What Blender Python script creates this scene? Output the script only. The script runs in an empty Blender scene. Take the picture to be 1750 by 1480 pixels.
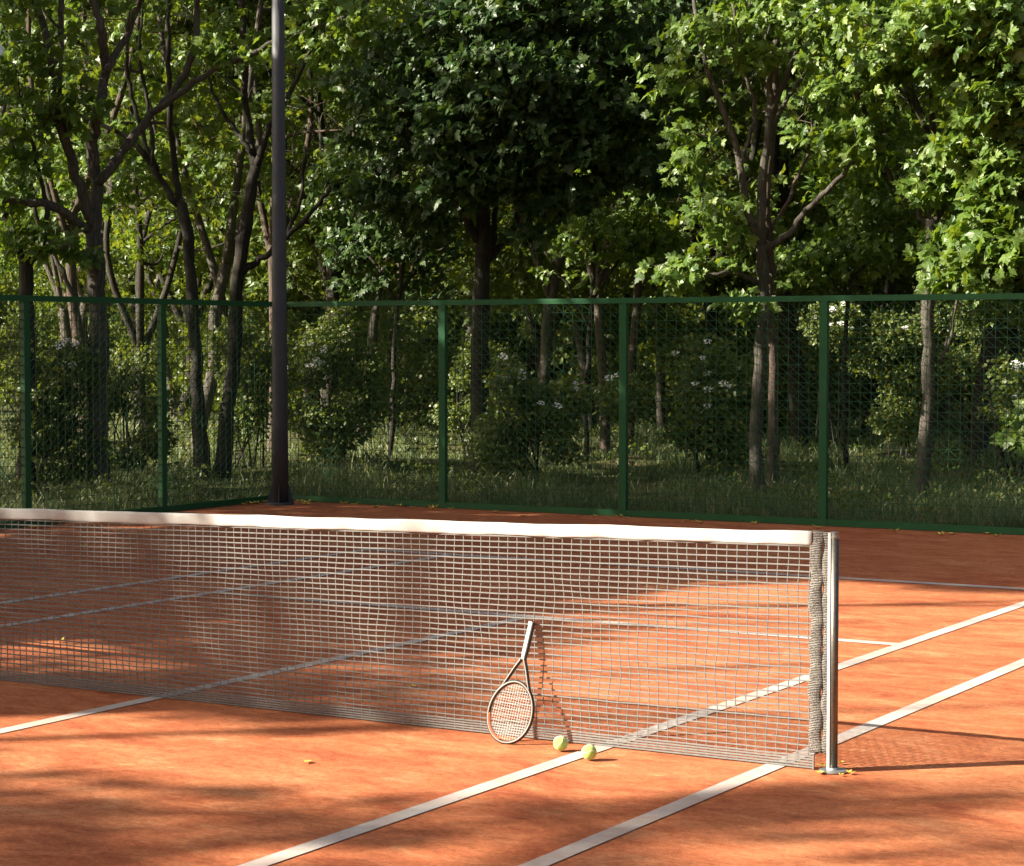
import bpy, math
import numpy as np
from mathutils import Vector
rng = np.random.default_rng(7)
scene = bpy.context.scene
COL = scene.collection
R = math.radians

# ------------------------------------------------------------------ camera
YAW, PITCH, CAMZ, FPX = 0.5382, 0.0425, 1.912, 3668.0
cam_d = bpy.data.cameras.new('camera'); cam = bpy.data.objects.new('camera', cam_d); COL.objects.link(cam)
cam.location = (0, 0, CAMZ); cam.rotation_euler = (math.pi/2-PITCH, 0, YAW)
cam_d.sensor_width = 36; cam_d.lens = FPX/1750*36; cam_d.clip_end = 2000; cam_d.clip_start = 0.1
scene.camera = cam
cy, sy, cp, sp = math.cos(YAW), math.sin(YAW), math.cos(PITCH), math.sin(PITCH)
FW = np.array([-sy*cp, cy*cp, -sp]); RT = np.array([cy, sy, 0.]); UP = np.cross(RT, FW)
CAM = np.array([0, 0, CAMZ])

def at(px, py, depth):
    """world point seen at a pixel of the 1750x1480 photo, at a distance along the view"""
    return CAM + depth*(FW + RT*(px-875)/FPX - UP*(py-740)/FPX)
def ground(px, py, z=0.):
    d = FW + RT*(px-875)/FPX - UP*(py-740)/FPX
    return CAM + d*((z-CAMZ)/d[2])
def proj(P):
    d = np.asarray(P)-CAM; w = d@FW
    return 875+FPX*(d@RT)/w, 740-FPX*(d@UP)/w, w

# ------------------------------------------------------------------ sun
SUN_EL = R(30.2); AZ = math.atan2(.617, .67)
S = np.array([math.cos(AZ)*math.cos(SUN_EL), math.sin(AZ)*math.cos(SUN_EL), -math.sin(SUN_EL)])   # way the light travels
sd = bpy.data.lights.new('sun', 'SUN'); so = bpy.data.objects.new('sun', sd); COL.objects.link(so)
sd.energy = 5.0; sd.angle = R(0.6); sd.color = (1.0, .91, .76)
so.rotation_euler = Vector(-S).to_track_quat('Z', 'Y').to_euler(); so.location = (-20, -20, 30)
w = bpy.data.worlds.new('World'); scene.world = w; w.use_nodes = True
nt = w.node_tree; sky = nt.nodes.new('ShaderNodeTexSky'); sky.sky_type = 'NISHITA'; sky.sun_disc = False
sky.sun_elevation = SUN_EL; sky.dust_density = 8.; sky.ozone_density = .6
sky.sun_rotation = math.atan2(-S[0], -S[1])
nt.links.new(sky.outputs[0], nt.nodes['Background'].inputs[0]); nt.nodes['Background'].inputs[1].default_value = .044
vs = scene.view_settings; vs.view_transform = 'Standard'; vs.look = 'None'; vs.gamma = 1; vs.exposure = 1.58
scene.cycles.max_bounces = 6; scene.cycles.diffuse_bounces = 2; scene.cycles.glossy_bounces = 2
scene.cycles.transmission_bounces = 4; scene.cycles.transparent_max_bounces = 4
scene.cycles.use_denoising = True

# ------------------------------------------------------------------ materials
class NT:
    def __init__(s, name):
        s.m = bpy.data.materials.new(name); s.m.use_nodes = True; s.t = s.m.node_tree; s.t.nodes.clear()
    def n(s, kind, ins=None, **kw):
        o = s.t.nodes.new('ShaderNode'+kind)
        for k, v in kw.items(): setattr(o, k, v)
        for k, v in (ins or {}).items():
            if isinstance(v, bpy.types.NodeSocket): s.t.links.new(v, o.inputs[k])
            else: o.inputs[k].default_value = v
        return o
    def ramp(s, fac, stops, interp='LINEAR'):
        o = s.n('ValToRGB', {'Fac': fac}); e = o.color_ramp.elements; o.color_ramp.interpolation = interp
        while len(e) < len(stops): e.new(.5)
        for el, (p, c) in zip(e, stops):
            el.position = p; el.color = (*c, 1) if len(c) == 3 else c
        return o.outputs[0]
    def mix(s, f, a, b, mode='MIX'):
        o = s.n('MixRGB', {'Fac': f, 'Color1': a if isinstance(a, bpy.types.NodeSocket) else (*a, 1), 'Color2': b if isinstance(b, bpy.types.NodeSocket) else (*b, 1)}); o.blend_type = mode
        return o.outputs[0]
    def noise(s, scale, vec=None, detail=4., rough=.55, dist=0.):
        i = {'Scale': scale, 'Detail': detail, 'Roughness': rough, 'Distortion': dist}
        if vec is not None: i['Vector'] = vec
        return s.n('TexNoise', i).outputs['Fac']
    def obj(s, scale=(1, 1, 1), rot=(0, 0, 0), out='Object'):
        c = s.n('TexCoord').outputs[out]
        return s.n('Mapping', {'Vector': c, 'Scale': scale, 'Rotation': rot}).outputs[0]
    def bump(s, h, strength=.3, dist=.01):
        return s.n('Bump', {'Height': h, 'Strength': strength, 'Distance': dist}).outputs[0]
    def out(s, sh):
        s.n('OutputMaterial', {'Surface': sh}); return s.m
    def pbr(s, color, rough=.6, metal=0., bump=None, spec=.5, extra=None):
        i = {'Base Color': color if isinstance(color, bpy.types.NodeSocket) else (*color, 1), 'Roughness': rough, 'Metallic': metal, 'Specular IOR Level': spec}
        if bump is not None: i['Normal'] = bump
        i.update(extra or {})
        return s.n('BsdfPrincipled', i).outputs[0]

def mat_clay():
    t = NT('clay'); v = t.obj(); vr = t.obj((1.0, 2.1, 1), (0, 0, R(31)))
    big = t.noise(.5, vr, 6, .62, .5); mid = t.noise(2.2, vr, 8, .66, .9); fine = t.noise(42, v, 5, .75); grit = t.noise(190, v, 3, .8)
    c = t.ramp(big, [(.34, (.36, .090, .040)), (.48, (.47, .148, .061)), (.62, (.57, .225, .103))])
    c2 = t.ramp(mid, [(.34, (.30, .067, .032)), (.46, (.44, .134, .057)), (.56, (.52, .182, .079)), (.68, (.63, .29, .142))])
    c = t.mix(.6, c, c2)
    c = t.mix(.7, c, t.ramp(fine, [(.3, (.3, .3, .3)), (.7, (.7, .7, .7))]), 'OVERLAY')
    c = t.mix(.7, c, t.ramp(grit, [(.34, (.22, .22, .22)), (.5, (.5, .5, .5)), (.66, (.78, .78, .78))]), 'OVERLAY')
    c = t.mix(.75, c, t.ramp(t.noise(13, t.obj((1, 1.6, 1), (0, 0, R(31))), 5, .7, .6), [(.33, (.34, .34, .34)), (.5, (.5, .5, .5)), (.67, (.64, .64, .64))]), 'OVERLAY')
    sc = t.noise(5.5, t.obj((1, 2.2, 1), (0, 0, R(50))), 5, .65, 2.6)
    c = t.mix(t.ramp(sc, [(.60, (0, 0, 0)), (.65, (.45, .45, .45)), (.70, (0, 0, 0))]), c, (.27, .062, .03))
    sl = t.noise(3.1, t.obj((1, 4.5, 1), (0, 0, R(12))), 5, .65, 1.6)
    c = t.mix(t.ramp(sl, [(.61, (0, 0, 0)), (.67, (.35, .35, .35)), (.73, (0, 0, 0))]), c, (.62, .30, .17))
    vo = t.n('TexVoronoi', {'Vector': v, 'Scale': 1.7, 'Randomness': 1.}).outputs['Distance']   # ball marks
    c = t.mix(t.ramp(vo, [(.0, (.4, .4, .4)), (.075, (.4, .4, .4)), (.10, (0, 0, 0))]), c, (.33, .08, .038))
    h = t.mix(.5, fine, grit); h = t.mix(.3, h, sc)
    return t.out(t.pbr(c, .95, bump=t.bump(h, .8, .008), spec=.15))
def mat_line():
    t = NT('line_paint'); v = t.obj()
    n1 = t.noise(9, v, 6, .7); n2 = t.noise(140, v, 3, .7)
    c = t.ramp(n1, [(.3, (.44, .405, .37)), (.6, (.56, .54, .515))])
    c = t.mix(t.ramp(n2, [(.50, (0, 0, 0)), (.68, (.7, .7, .7))]), c, (.62, .34, .22))
    n3 = t.noise(1.4, v, 5, .7)
    c = t.mix(t.ramp(n3, [(.45, (0, 0, 0)), (.72, (.5, .5, .5))]), c, (.50, .24, .15))
    return t.out(t.pbr(c, .85, bump=t.bump(n2, .3, .004), spec=.2))
def mat_leaf(name, a, b, c3, trans, tw=.42, rough=.42):
    t = NT(name); at_ = t.n('Attribute', attribute_name='tone').outputs['Fac']
    c = t.ramp(at_, [(0., a), (.55, b), (1., c3)])
    tc = t.mix(at_, trans[0], trans[1])
    g = t.pbr(c, rough, spec=.45)
    tr = t.n('BsdfTranslucent', {'Color': tc}).outputs[0]
    mx = t.n('MixShader', {0: tw, 1: g, 2: tr}).outputs[0]
    return t.out(mx)
def mat_bark(name, a, b, sc=1.):
    t = NT(name); v = t.obj((9*sc, 9*sc, 1.6*sc), out='Object'); v2 = t.obj((1.2, 1.2, .8))
    n = t.noise(3.2, v, 6, .7, .8); n2 = t.noise(1.5, v2, 3)
    c = t.ramp(n, [(.3, tuple(x*.35 for x in a)), (.5, a), (.7, b)])
    c = t.mix(t.ramp(n2, [(.45, (0, 0, 0)), (.7, (.55, .55, .55))]), c, (.09, .095, .07))
    return t.out(t.pbr(c, .9, bump=t.bump(n, .9, .03), spec=.2))
def mat_simple(name, c, rough=.5, metal=0., spec=.5, nz=None, bump=0.):
    t = NT(name); col = c; bp = None
    if nz:
        n = t.noise(nz[0], t.obj(), 5, .6)
        col = t.ramp(n, [(.3, tuple(x*(1-nz[1]) for x in c)), (.7, tuple(min(1, x*(1+nz[1])) for x in c))])
        if bump: bp = t.bump(n, bump, .004)
    return t.out(t.pbr(col, rough, metal, bp, spec))
def mat_ground():
    t = NT('soil'); v = t.obj()
    n = t.noise(.8, v, 6, .6); n2 = t.noise(16, v, 5, .7)
    c = t.ramp(n, [(.35, (.035, .05, .016)), (.55, (.075, .08, .03)), (.7, (.13, .095, .055))])
    c = t.mix(.6, c, t.ramp(n2, [(.3, (.2, .2, .2)), (.7, (.8, .8, .8))]), 'OVERLAY')
    return t.out(t.pbr(c, .95, bump=t.bump(n2, .6, .05), spec=.1))
def mat_knit():
    t = NT('knitted_cloth'); v = t.obj((1, 1, 1)); w1 = t.n('TexWave', {'Vector': t.obj(rot=(0, 0, 0)), 'Scale': 42., 'Distortion': 2.5, 'Detail': 2.}, bands_direction='Z').outputs['Fac']
    n = t.noise(170, v, 2, .8); big = t.noise(18, v, 3)
    c = t.ramp(t.mix(.7, w1, n), [(.38, (.022, .019, .017)), (.5, (.085, .078, .07)), (.64, (.34, .32, .29))])
    c = t.mix(.45, c, t.ramp(big, [(.3, (.25, .25, .25)), (.7, (.75, .75, .75))]), 'OVERLAY')
    return t.out(t.pbr(c, .95, bump=t.bump(t.mix(.6, w1, n), .8, .003), spec=.1))
M = {}
M['clay'] = mat_clay(); M['line'] = mat_line(); M['soil'] = mat_ground(); M['knit'] = mat_knit()
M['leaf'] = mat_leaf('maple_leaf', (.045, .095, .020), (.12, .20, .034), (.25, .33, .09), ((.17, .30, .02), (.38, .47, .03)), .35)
M['leaffar'] = mat_leaf('maple_leaf_far', (.05, .10, .02), (.09, .14, .025), (.16, .20, .035), ((.19, .28, .018), (.36, .40, .028)), .34)  # yellower copy of the maple leaf, sun glow put into its colour
M['leafshade'] = mat_leaf('maple_leaf_shade', (.028, .066, .020), (.055, .105, .028), (.11, .16, .045), ((.06, .13, .02), (.13, .20, .025)), .26)  # darker copy of the maple leaf, shade put into its colour
M['shrub'] = mat_leaf('shrub_leaf', (.05, .085, .018), (.10, .14, .025), (.19, .205, .04), ((.16, .24, .02), (.32, .34, .02)), .35)
M['grass'] = mat_leaf('grass_blade', (.05, .10, .042), (.115, .155, .06), (.40, .38, .19), ((.18, .26, .07), (.42, .42, .16)), .3, .5)
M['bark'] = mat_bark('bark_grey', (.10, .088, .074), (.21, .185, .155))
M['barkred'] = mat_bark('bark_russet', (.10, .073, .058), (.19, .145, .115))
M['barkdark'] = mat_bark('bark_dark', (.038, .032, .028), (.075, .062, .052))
M['green'] = mat_simple('green_powder_coat', (.008, .105, .030), .5, nz=(3., .12))
M['wire'] = mat_simple('green_wire', (.013, .095, .038), .45)
M['pole'] = mat_simple('dark_steel', (.066, .070, .077), .5, 0., .4, nz=(5., .12))
M['tape'] = mat_simple('white_band_canvas', (.51, .50, .475), .8, nz=(9., .08), bump=.2)
M['cord'] = mat_simple('net_cord', (.185, .182, .172), .85, nz=(40., .15))
M['steel'] = mat_simple('polished_steel', (.17, .16, .14), .45, .85, nz=(60., .2))
M['steelgrey'] = mat_simple('brushed_steel', (.34, .36, .36), .4, .7, nz=(40., .15))
M['whitepaint'] = mat_simple('white_enamel', (.62, .60, .57), .35)
M['rimedge'] = mat_simple('champagne_enamel', (.36, .33, .29), .35)
M['black'] = mat_simple('black_enamel', (.035, .036, .034), .35)
M['string'] = mat_simple('racket_string', (.66, .64, .60), .5)
M['orange'] = mat_simple('orange_enamel', (.75, .16, .07), .35)
M['petal'] = mat_simple('petal', (.78, .80, .76), .7)
def mat_fallen():
    t = NT('fallen_leaf'); n = t.noise(14, t.obj(), 4)
    c = t.ramp(n, [(.30, (.50, .32, .05)), (.40, (.85, .70, .14)), (.7, (.90, .84, .36))])
    return t.out(t.n('MixShader', {0: .25, 1: t.pbr(c, .6), 2: t.n('BsdfTranslucent', {'Color': (.7, .5, .1, 1)}).outputs[0]}).outputs[0])
M['fallen'] = mat_fallen()
def mat_felt():
    t = NT('ball_felt'); v = t.obj(); n = t.noise(600, v, 3, .8); n2 = t.noise(90, v, 4, .7)
    c = t.ramp(n2, [(.3, (.36, .58, .11)), (.7, (.48, .72, .20))])
    c = t.mix(.5, c, t.ramp(n, [(.3, (.3, .3, .3)), (.7, (.7, .7, .7))]), 'OVERLAY')
    return t.out(t.pbr(c, .95, bump=t.bump(n, .8, .002), spec=.1, extra={'Sheen Weight': .4, 'Sheen Roughness': .5}))
M['felt'] = mat_felt(); M['seam'] = mat_simple('ball_seam', (.80, .82, .70), .8)

# ------------------------------------------------------------------ mesh helpers
class MB:
    def __init__(s): s.v = []; s.f = []; s.n = 0; s.tone = []
    def add(s, v, f, tone=None):
        v = np.asarray(v, float).reshape(-1, 3)
        if isinstance(f, np.ndarray): f = [f]
        s.v.append(v)
        for a in f: s.f.append(np.asarray(a, np.int64)+s.n)
        s.n += len(v)
        s.tone.append(np.full(len(v), .5) if tone is None else np.asarray(tone))
    def box(s, c, size, rz=0., ax=None):
        c = np.asarray(c, float); h = np.asarray(size, float)/2
        k = np.array([[x, y, z] for x in (-1, 1) for y in (-1, 1) for z in (-1, 1)])*h
        if ax is not None: k = k@np.asarray(ax)
        elif rz: k = k@np.array([[math.cos(rz), math.sin(rz), 0], [-math.sin(rz), math.cos(rz), 0], [0, 0, 1]])
        s.add(k+c, np.array([[0, 1, 3, 2], [4, 6, 7, 5], [0, 4, 5, 1], [2, 3, 7, 6], [0, 2, 6, 4], [1, 5, 7, 3]]))
    def tube(s, pts, rad, n=6, cap=True, closed=False, ref=None, flat=None):
        P = np.asarray(pts, float); m = len(P); rad = np.broadcast_to(np.asarray(rad, float), (m,))
        if closed: T = np.roll(P, -1, 0)-np.roll(P, 1, 0)
        else: T = np.gradient(P, axis=0)
        T /= np.linalg.norm(T, axis=1)[:, None]+1e-12
        if ref is None:
            d = np.abs(T.mean(0)); ref = np.eye(3)[np.argmin(d)]
        A = np.cross(T, ref); A /= np.linalg.norm(A, axis=1)[:, None]+1e-12; B = np.cross(T, A)
        th = np.arange(n)/n*2*math.pi+(math.pi/n)
        ca, sa = np.cos(th), np.sin(th)
        fa, fb = flat if flat else (1, 1)
        V = P[:, None]+rad[:, None, None]*(A[:, None]*ca[None, :, None]*fa+B[:, None]*sa[None, :, None]*fb)
        i = np.arange(m if closed else m-1)[:, None]; j = np.arange(n)[None]; i2 = (i+1) % m; j2 = (j+1) % n
        F = np.stack([i*n+j, i*n+j2, i2*n+j2, i2*n+j], -1).reshape(-1, 4)
        fs = [F]
        if cap and not closed: fs += [np.arange(n)[None, ::-1], (np.arange(n)+(m-1)*n)[None]]
        s.add(V.reshape(-1, 3), fs)
    def lathe(s, prof, c=(0, 0, 0), n=24):
        prof = np.asarray(prof, float); m = len(prof); th = np.arange(n)/n*2*math.pi
        V = np.stack([prof[:, 0][:, None]*np.cos(th), prof[:, 0][:, None]*np.sin(th), np.repeat(prof[:, 1][:, None], n, 1)], -1)+np.asarray(c)
        i = np.arange(m-1)[:, None]; j = np.arange(n)[None]; j2 = (j+1) % n
        F = np.stack([i*n+j, i*n+j2, (i+1)*n+j2, (i+1)*n+j], -1).reshape(-1, 4)
        s.add(V.reshape(-1, 3), [F, np.arange(n)[None, ::-1], (np.arange(n)+(m-1)*n)[None]])
    def mesh(s, name, mat, smooth=False, tone=False):
        me = bpy.data.meshes.new(name)
        V = np.concatenate(s.v); me.vertices.add(len(V)); me.vertices.foreach_set('co', V.astype(np.float32).ravel())
        sizes = np.concatenate([np.full(len(a), a.shape[1]) for a in s.f]); loops = np.concatenate([a.ravel() for a in s.f])
        me.loops.add(len(loops)); me.loops.foreach_set('vertex_index', loops.astype(np.int32))
        me.polygons.add(len(sizes)); me.polygons.foreach_set('loop_start', np.concatenate([[0], np.cumsum(sizes)[:-1]]).astype(np.int32))
        me.polygons.foreach_set('use_smooth', np.full(len(sizes), bool(smooth)))
        me.update(calc_edges=True)
        if tone:
            a = me.attributes.new('tone', 'FLOAT', 'POINT'); a.data.foreach_set('value', np.concatenate(s.tone).astype(np.float32))
        me.materials.append(mat); return me
    def build(s, name, mat, parent=None, loc=None, smooth=False, tone=False):
        """links one mesh object; loc = its origin in world space (vertices given in world)"""
        if loc is None and parent is not None: loc = tuple(parent.get('_o', (0, 0, 0)))
        if loc is not None: s.v = [v-np.asarray(loc) for v in s.v]
        o = bpy.data.objects.new(name, s.mesh(name, mat, smooth, tone)); COL.objects.link(o)
        if parent is not None: o.parent = parent
        elif loc is not None: o.location = loc
        return o
def tag(o, label=None, cat=None, group=None, kind=None):
    if label: o['label'] = label
    if cat: o['category'] = cat
    if group: o['group'] = group
    if kind: o['kind'] = kind
    return o
ORIG = {}
def thing(name, loc, label, cat, group=None):
    o = bpy.data.objects.new(name, None); COL.objects.link(o); o.location = loc; o.empty_display_size = .1
    tag(o, label, cat, group); ORIG[o.name] = np.asarray(loc, float); return o
def part(mb, name, mat, root, smooth=False, tone=False):
    """mb has world coordinates; the child sits at its thing's origin"""
    L = ORIG[root.name]; mb.v = [v-L for v in mb.v]
    o = bpy.data.objects.new(name, mb.mesh(name, mat, smooth, tone)); COL.objects.link(o); o.parent = root
    ORIG[o.name] = L; return o

# ------------------------------------------------------------------ light map of the place: which spots the sun reaches
def inpoly(px, py, poly):
    r = np.zeros(np.shape(px), bool); n = len(poly)
    for i in range(n):
        x1, y1 = poly[i]; x2, y2 = poly[(i+1) % n]
        c = (y1 > py) != (y2 > py)
        with np.errstate(divide='ignore', invalid='ignore'):
            r ^= c & (px < (x2-x1)*(py-y1)/(y2-y1+1e-9)+x1)
    return r
COURT = [  # sunlit patches of the clay, as ground areas
 (1., [(-300, 1215), (150, 1215), (300, 1205), (560, 1232), (1340, 1325), (2100, 1330), (2100, 1348), (1300, 1365), (1080, 1376), (880, 1396), (600, 1382), (400, 1365), (150, 1330), (-300, 1300)]),
 (.6, [(-400, 1290), (150, 1330), (400, 1365), (600, 1382), (600, 1420), (300, 1400), (-400, 1350)]),
 (1., [(930, 1040), (1100, 1000), (1433, 982), (1600, 1003), (2100, 1008), (2100, 1335), (1340, 1328), (1000, 1290), (860, 1262), (870, 1180), (900, 1110)]),
 (.55, [(480, 1110), (900, 1060), (900, 1275), (600, 1238), (400, 1190)]),
 (.95, [(-300, 1092), (200, 1087), (330, 1100), (300, 1140), (200, 1170), (-300, 1165)]),
 (.55, [(-400, 1392), (880, 1400), (2100, 1360), (2100, 1900), (-400, 1900)]),
 (.7, [(1350, 1400), (2100, 1375), (2100, 1700), (1600, 1700), (1450, 1500)]),
]
CANOPY = [
 (.6, [(-600, -700), (560, -700), (560, 700), (-600, 700)]),
 (.6, [(640, -600), (1250, -600), (1250, 100), (900, 110), (640, 60)]),
 (.75, [(1130, -600), (1400, -600), (1400, 520), (1130, 520)]),
 (.97, [(1330, -900), (2500, -900), (2500, 540), (1330, 540)]),
 (.6, [(1400, 500), (1800, 500), (1800, 640), (1400, 640)]),
 (.5, [(700, 470), (1400, 470), (1400, 560), (700, 560)]),
]
TARGETS = []   # (centre, radius, chance) spots deeper in the wood that the sun reaches
def target(px, py, depth, r, ch=.9): TARGETS.append((at(px, py, depth), r, ch))
for q in [(1500, 590, 36, .9), (1560, 650, 36, .8), (1480, 560, 36, .7), (700, 700, 50, 2.3), (640, 705, 50, 1.6), (740, 690, 54, 1.5), (700, 730, 42, .9), (1420, 760, 36, .8), (1380, 770, 35, .9), (1300, 790, 33, .5), (1450, 740, 40, .8),
          (700, 770, 35, .5), (560, 775, 35, .4), (860, 770, 36, .35), (440, 745, 38, .6), (980, 690, 50, .9), (1060, 640, 48, .7), (1000, 780, 36, .4),
          (300, 250, 40, 1.2), (400, 420, 42, 1.3), (250, 450, 44, 1.1), (550, 470, 44, .9), (100, 530, 45, 1.), (860, 420, 45, .9), (700, 480, 44, .9),
          (1240, 450, 42, .8), (1390, 380, 42, .9), (1180, 560, 48, .9), (700, 500, 44, .6), (480, 320, 42, .8), (150, 300, 42, .9), (1520, 780, 34, .4), (1680, 850, 25, .6), (900, 860, 24, .3), (200, 350, 38, 1.2), (350, 480, 38, 1.), (450, 150, 40, 1.), (60, 480, 45, 1.2), (500, 420, 40, .9), (620, 440, 42, .8), (1350, 450, 42, .8), (1260, 560, 44, .6), (730, 560, 46, .8), (1120, 600, 46, .6), (300, 740, 33, .6), (660, 775, 36, 1.), (720, 765, 38, 1.), (1350, 780, 35, 1.), (1440, 760, 38, 1.), (1500, 790, 34.5, .7), (960, 760, 40, .8), (1060, 740, 42, .9), (560, 780, 35, .7), (300, 770, 36, .8), (1620, 860, 25, .6), (1250, 870, 24.2, .4), (1700, 560, 35, .7), (640, 780, 31, .35)]:
    target(*q)
TARGETS.append((np.array([-4.95, 8.95, .3]), .95, 1.)); TARGETS.append((np.array([-4.3, 9., .4]), .8, .95))
for x_ in np.arange(-9.2, -3.8, .5): TARGETS.append((np.array([x_, 8.865, 1.0]), .28, .8))
for q in [(1650, 150, 24.6, 1.6), (1500, 60, 25, 1.4), (1720, 350, 24.8, 1.2), (1740, 60, 24.6, 1.3), (1560, 30, 24.6, 1.3), (1400, 40, 25.5, .8), (1600, 260, 25.5, .7), (1260, 30, 26.5, .7), (1180, 330, 26.8, .6), (1210, 500, 26.8, .5), (1700, 480, 25, .6), (930, 30, 29.5, .7), (90, 180, 27.2, .7), (110, 410, 27, .6), (560, 70, 27.4, .6), (400, 90, 27.6, .4)]: target(*q[:4], .9)
TC = np.array([t[0] for t in TARGETS]); TR = np.array([t[1] for t in TARGETS]); TP = np.array([t[2] for t in TARGETS])
def keep(C, use_maps=True, tchance=1.):
    """which leaf tufts stay: those whose shadow would fall on a sunlit spot go"""
    C = np.asarray(C); n = len(C); lit = np.zeros(n)
    if use_maps:
        tg = C[:, 2]/-S[2]; G = C+tg[:, None]*S                       # where the shadow meets the ground
        px, py, wv = proj(G)
        L = np.zeros(n)
        for v, poly in COURT: L = np.where(inpoly(px, py, poly), v, L)
        L = np.where(G[:, 1] < 20.9, L, 0)
        px0, py0 = px, py
        lit = np.maximum(lit, L)
        tq = (23.6-C[:, 1])/S[1]; Q = C+tq[:, None]*S                  # where it meets the first row of trees
        px, py, wv = proj(Q); L = np.zeros(n)
        for v, poly in CANOPY: L = np.where(inpoly(px, py, poly), v, L)
        L = np.where((tq > 0) & (Q[:, 2] > 0.5), L, 0)
        lit = np.maximum(lit, L)
    D = TC[None]-C[:, None]; t = D@S; perp = np.linalg.norm(D-t[..., None]*S, axis=2)
    hit = (t > 1.) & (perp < TR[None])
    lit = np.maximum(lit, (hit*TP[None]).max(1)*tchance)
    return rng.random(n) > lit

# ------------------------------------------------------------------ foliage
def leaf_shape(kind):
    if kind == 'maple':
        o = [(0, 0), (-.10, -.07), (-.33, -.10), (-.27, .06), (-.50, .14), (-.60, .42), (-.42, .40), (-.30, .50), (-.22, .46), (-.25, .74), (-.13, .72), (0, 1.0)]
        o = o+[(-x, y) for x, y in o[-2:0:-1]]
    elif kind == 'star':
        o = [(0, 0), (-.36, -.06), (-.26, .14), (-.56, .42), (-.22, .46), (0, 1.), (.22, .46), (.56, .42), (.26, .14), (.36, -.06)]
    elif kind == 'oval':
        o = [(0, 0), (-.28, .22), (-.36, .52), (-.16, .8), (0, 1.), (.16, .8), (.36, .52), (.28, .22)]
    else:
        o = [(0, -.1), (-.5, .35), (0, 1.), (.5, .35)]
    o = np.array(o); r = np.hypot(o[:, 0], o[:, 1]-.35)
    v = np.c_[o, -.28*r**2+.05*np.sin(o[:, 0]*9)]
    if kind == 'quad': return v, np.array([[0, 1, 2, 3]])
    c = np.array([[0, .35, .03]]); n = len(v); V = np.r_[c, v]
    i = np.arange(n); return V, np.stack([np.zeros(n, int), 1+i, 1+(i+1) % n], 1)
def add_leaves(mb, pos, tipdir, size, kind='maple', up=.8, rr=rng):
    """one leaf per position; tipdir = where its tip points"""
    V, F = leaf_shape(kind); n = len(pos)
    d = tipdir/(np.linalg.norm(tipdir, axis=1)[:, None]+1e-9)
    nrm = rr.normal(size=(n, 3))*.55+np.array([-.30, -.55, up-.30]); nrm /= np.linalg.norm(nrm, axis=1)[:, None]; d = d-(nrm*d).sum(1)[:, None]*nrm*.85; d /= np.linalg.norm(d, axis=1)[:, None]; nrm -= (nrm*d).sum(1)[:, None]*d; nrm /= np.linalg.norm(nrm, axis=1)[:, None]
    side = np.cross(d, nrm)
    sz = size*(.7+.6*rr.random(n)); wd = .85+.3*rr.random(n); cv = .4+1.4*rr.random(n)
    P = pos[:, None]+sz[:, None, None]*(side[:, None]*V[None, :, 0:1]*wd[:, None, None]+d[:, None]*V[None, :, 1:2]+nrm[:, None]*V[None, :, 2:3]*cv[:, None, None])
    k = len(V); FF = (F[None]+(np.arange(n)*k)[:, None, None]).reshape(-1, F.shape[1])
    tone = np.repeat(np.clip(rr.normal(.45, .22, n), 0, 1), k)
    mb.add(P.reshape(-1, 3), FF, tone)
def tufts(mb, C, out, per=11, spread=.2, size=.135, kind='maple', rr=rng):
    """leaf tufts: whorls of leaves round each twig end C, pointing away along out"""
    n = len(C); 
    if n == 0: return
    dirs = rr.normal(size=(n, per, 3)); dirs[..., 2] *= .6; dirs /= np.linalg.norm(dirs, axis=2)[..., None]
    off = dirs*(spread*(.25+.9*rr.random((n, per, 1))))
    off[..., 2] *= .75
    pos = C[:, None]+off
    td = dirs+out[:, None]*.5+np.array([0, 0, -.35])+rr.normal(size=(n, per, 3))*.25
    add_leaves(mb, pos.reshape(-1, 3), td.reshape(-1, 3), size, kind, rr=rr)
def smooth_path(P, k=4, wob=0., rr=rng):
    P = np.asarray(P, float)
    if len(P) < 3: t = np.linspace(0, 1, k*2+1)[:, None]; Q = P[0]*(1-t)+P[-1]*t
    else:
        E = np.r_[[2*P[0]-P[1]], P, [2*P[-1]-P[-2]]]; Q = []
        for i in range(1, len(E)-2):
            for u in np.arange(k)/k:
                p0, p1, p2, p3 = E[i-1:i+3]
                Q.append(.5*((2*p1)+(-p0+p2)*u+(2*p0-5*p1+4*p2-p3)*u*u+(-p0+3*p1-3*p2+p3)*u**3))
        Q.append(P[-1]); Q = np.array(Q)
    if wob: Q[1:-1] += rr.normal(size=(len(Q)-2, 3))*wob
    return Q
def twigs(mb, nodes, noder, C, rr=rng, base=.012, sides=4):
    """joins each tuft to the nearest wood by a bent twig, nearest first, so later ones branch off earlier ones"""
    nodes = [n for n in nodes]; nodes = np.array(nodes); 
    d0 = np.array([np.min(np.linalg.norm(nodes-c, axis=1)) for c in C]) if len(C) else np.zeros(0)
    order = np.argsort(d0); outs = np.zeros((len(C), 3))
    buf = np.zeros((len(nodes)+len(C)*3, 3)); buf[:len(nodes)] = nodes; m = len(nodes)
    for i in order:
        c = C[i]; dd = np.linalg.norm(buf[:m]-c, axis=1)+.35*np.clip(buf[:m, 2]-c[2]+.1, 0, None)
        j = int(np.argmin(dd)); a = buf[j]; L = np.linalg.norm(c-a)+1e-6
        mid = a*.5+c*.5+rr.normal(size=3)*.08*L+np.array([0, 0, .10*L]); q1 = a*.75+mid*.25+0; 
        P = smooth_path([a, mid, c], 3)
        r0 = min(base*(.6+.6*L), .03)
        mb.tube(P, np.linspace(r0, .003, len(P)), sides, cap=False)
        o = c-mid; outs[i] = o/(np.linalg.norm(o)+1e-9)
        buf[m] = mid; buf[m+1] = c; buf[m+2] = (mid+c)/2; m += 3
    return outs
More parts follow.
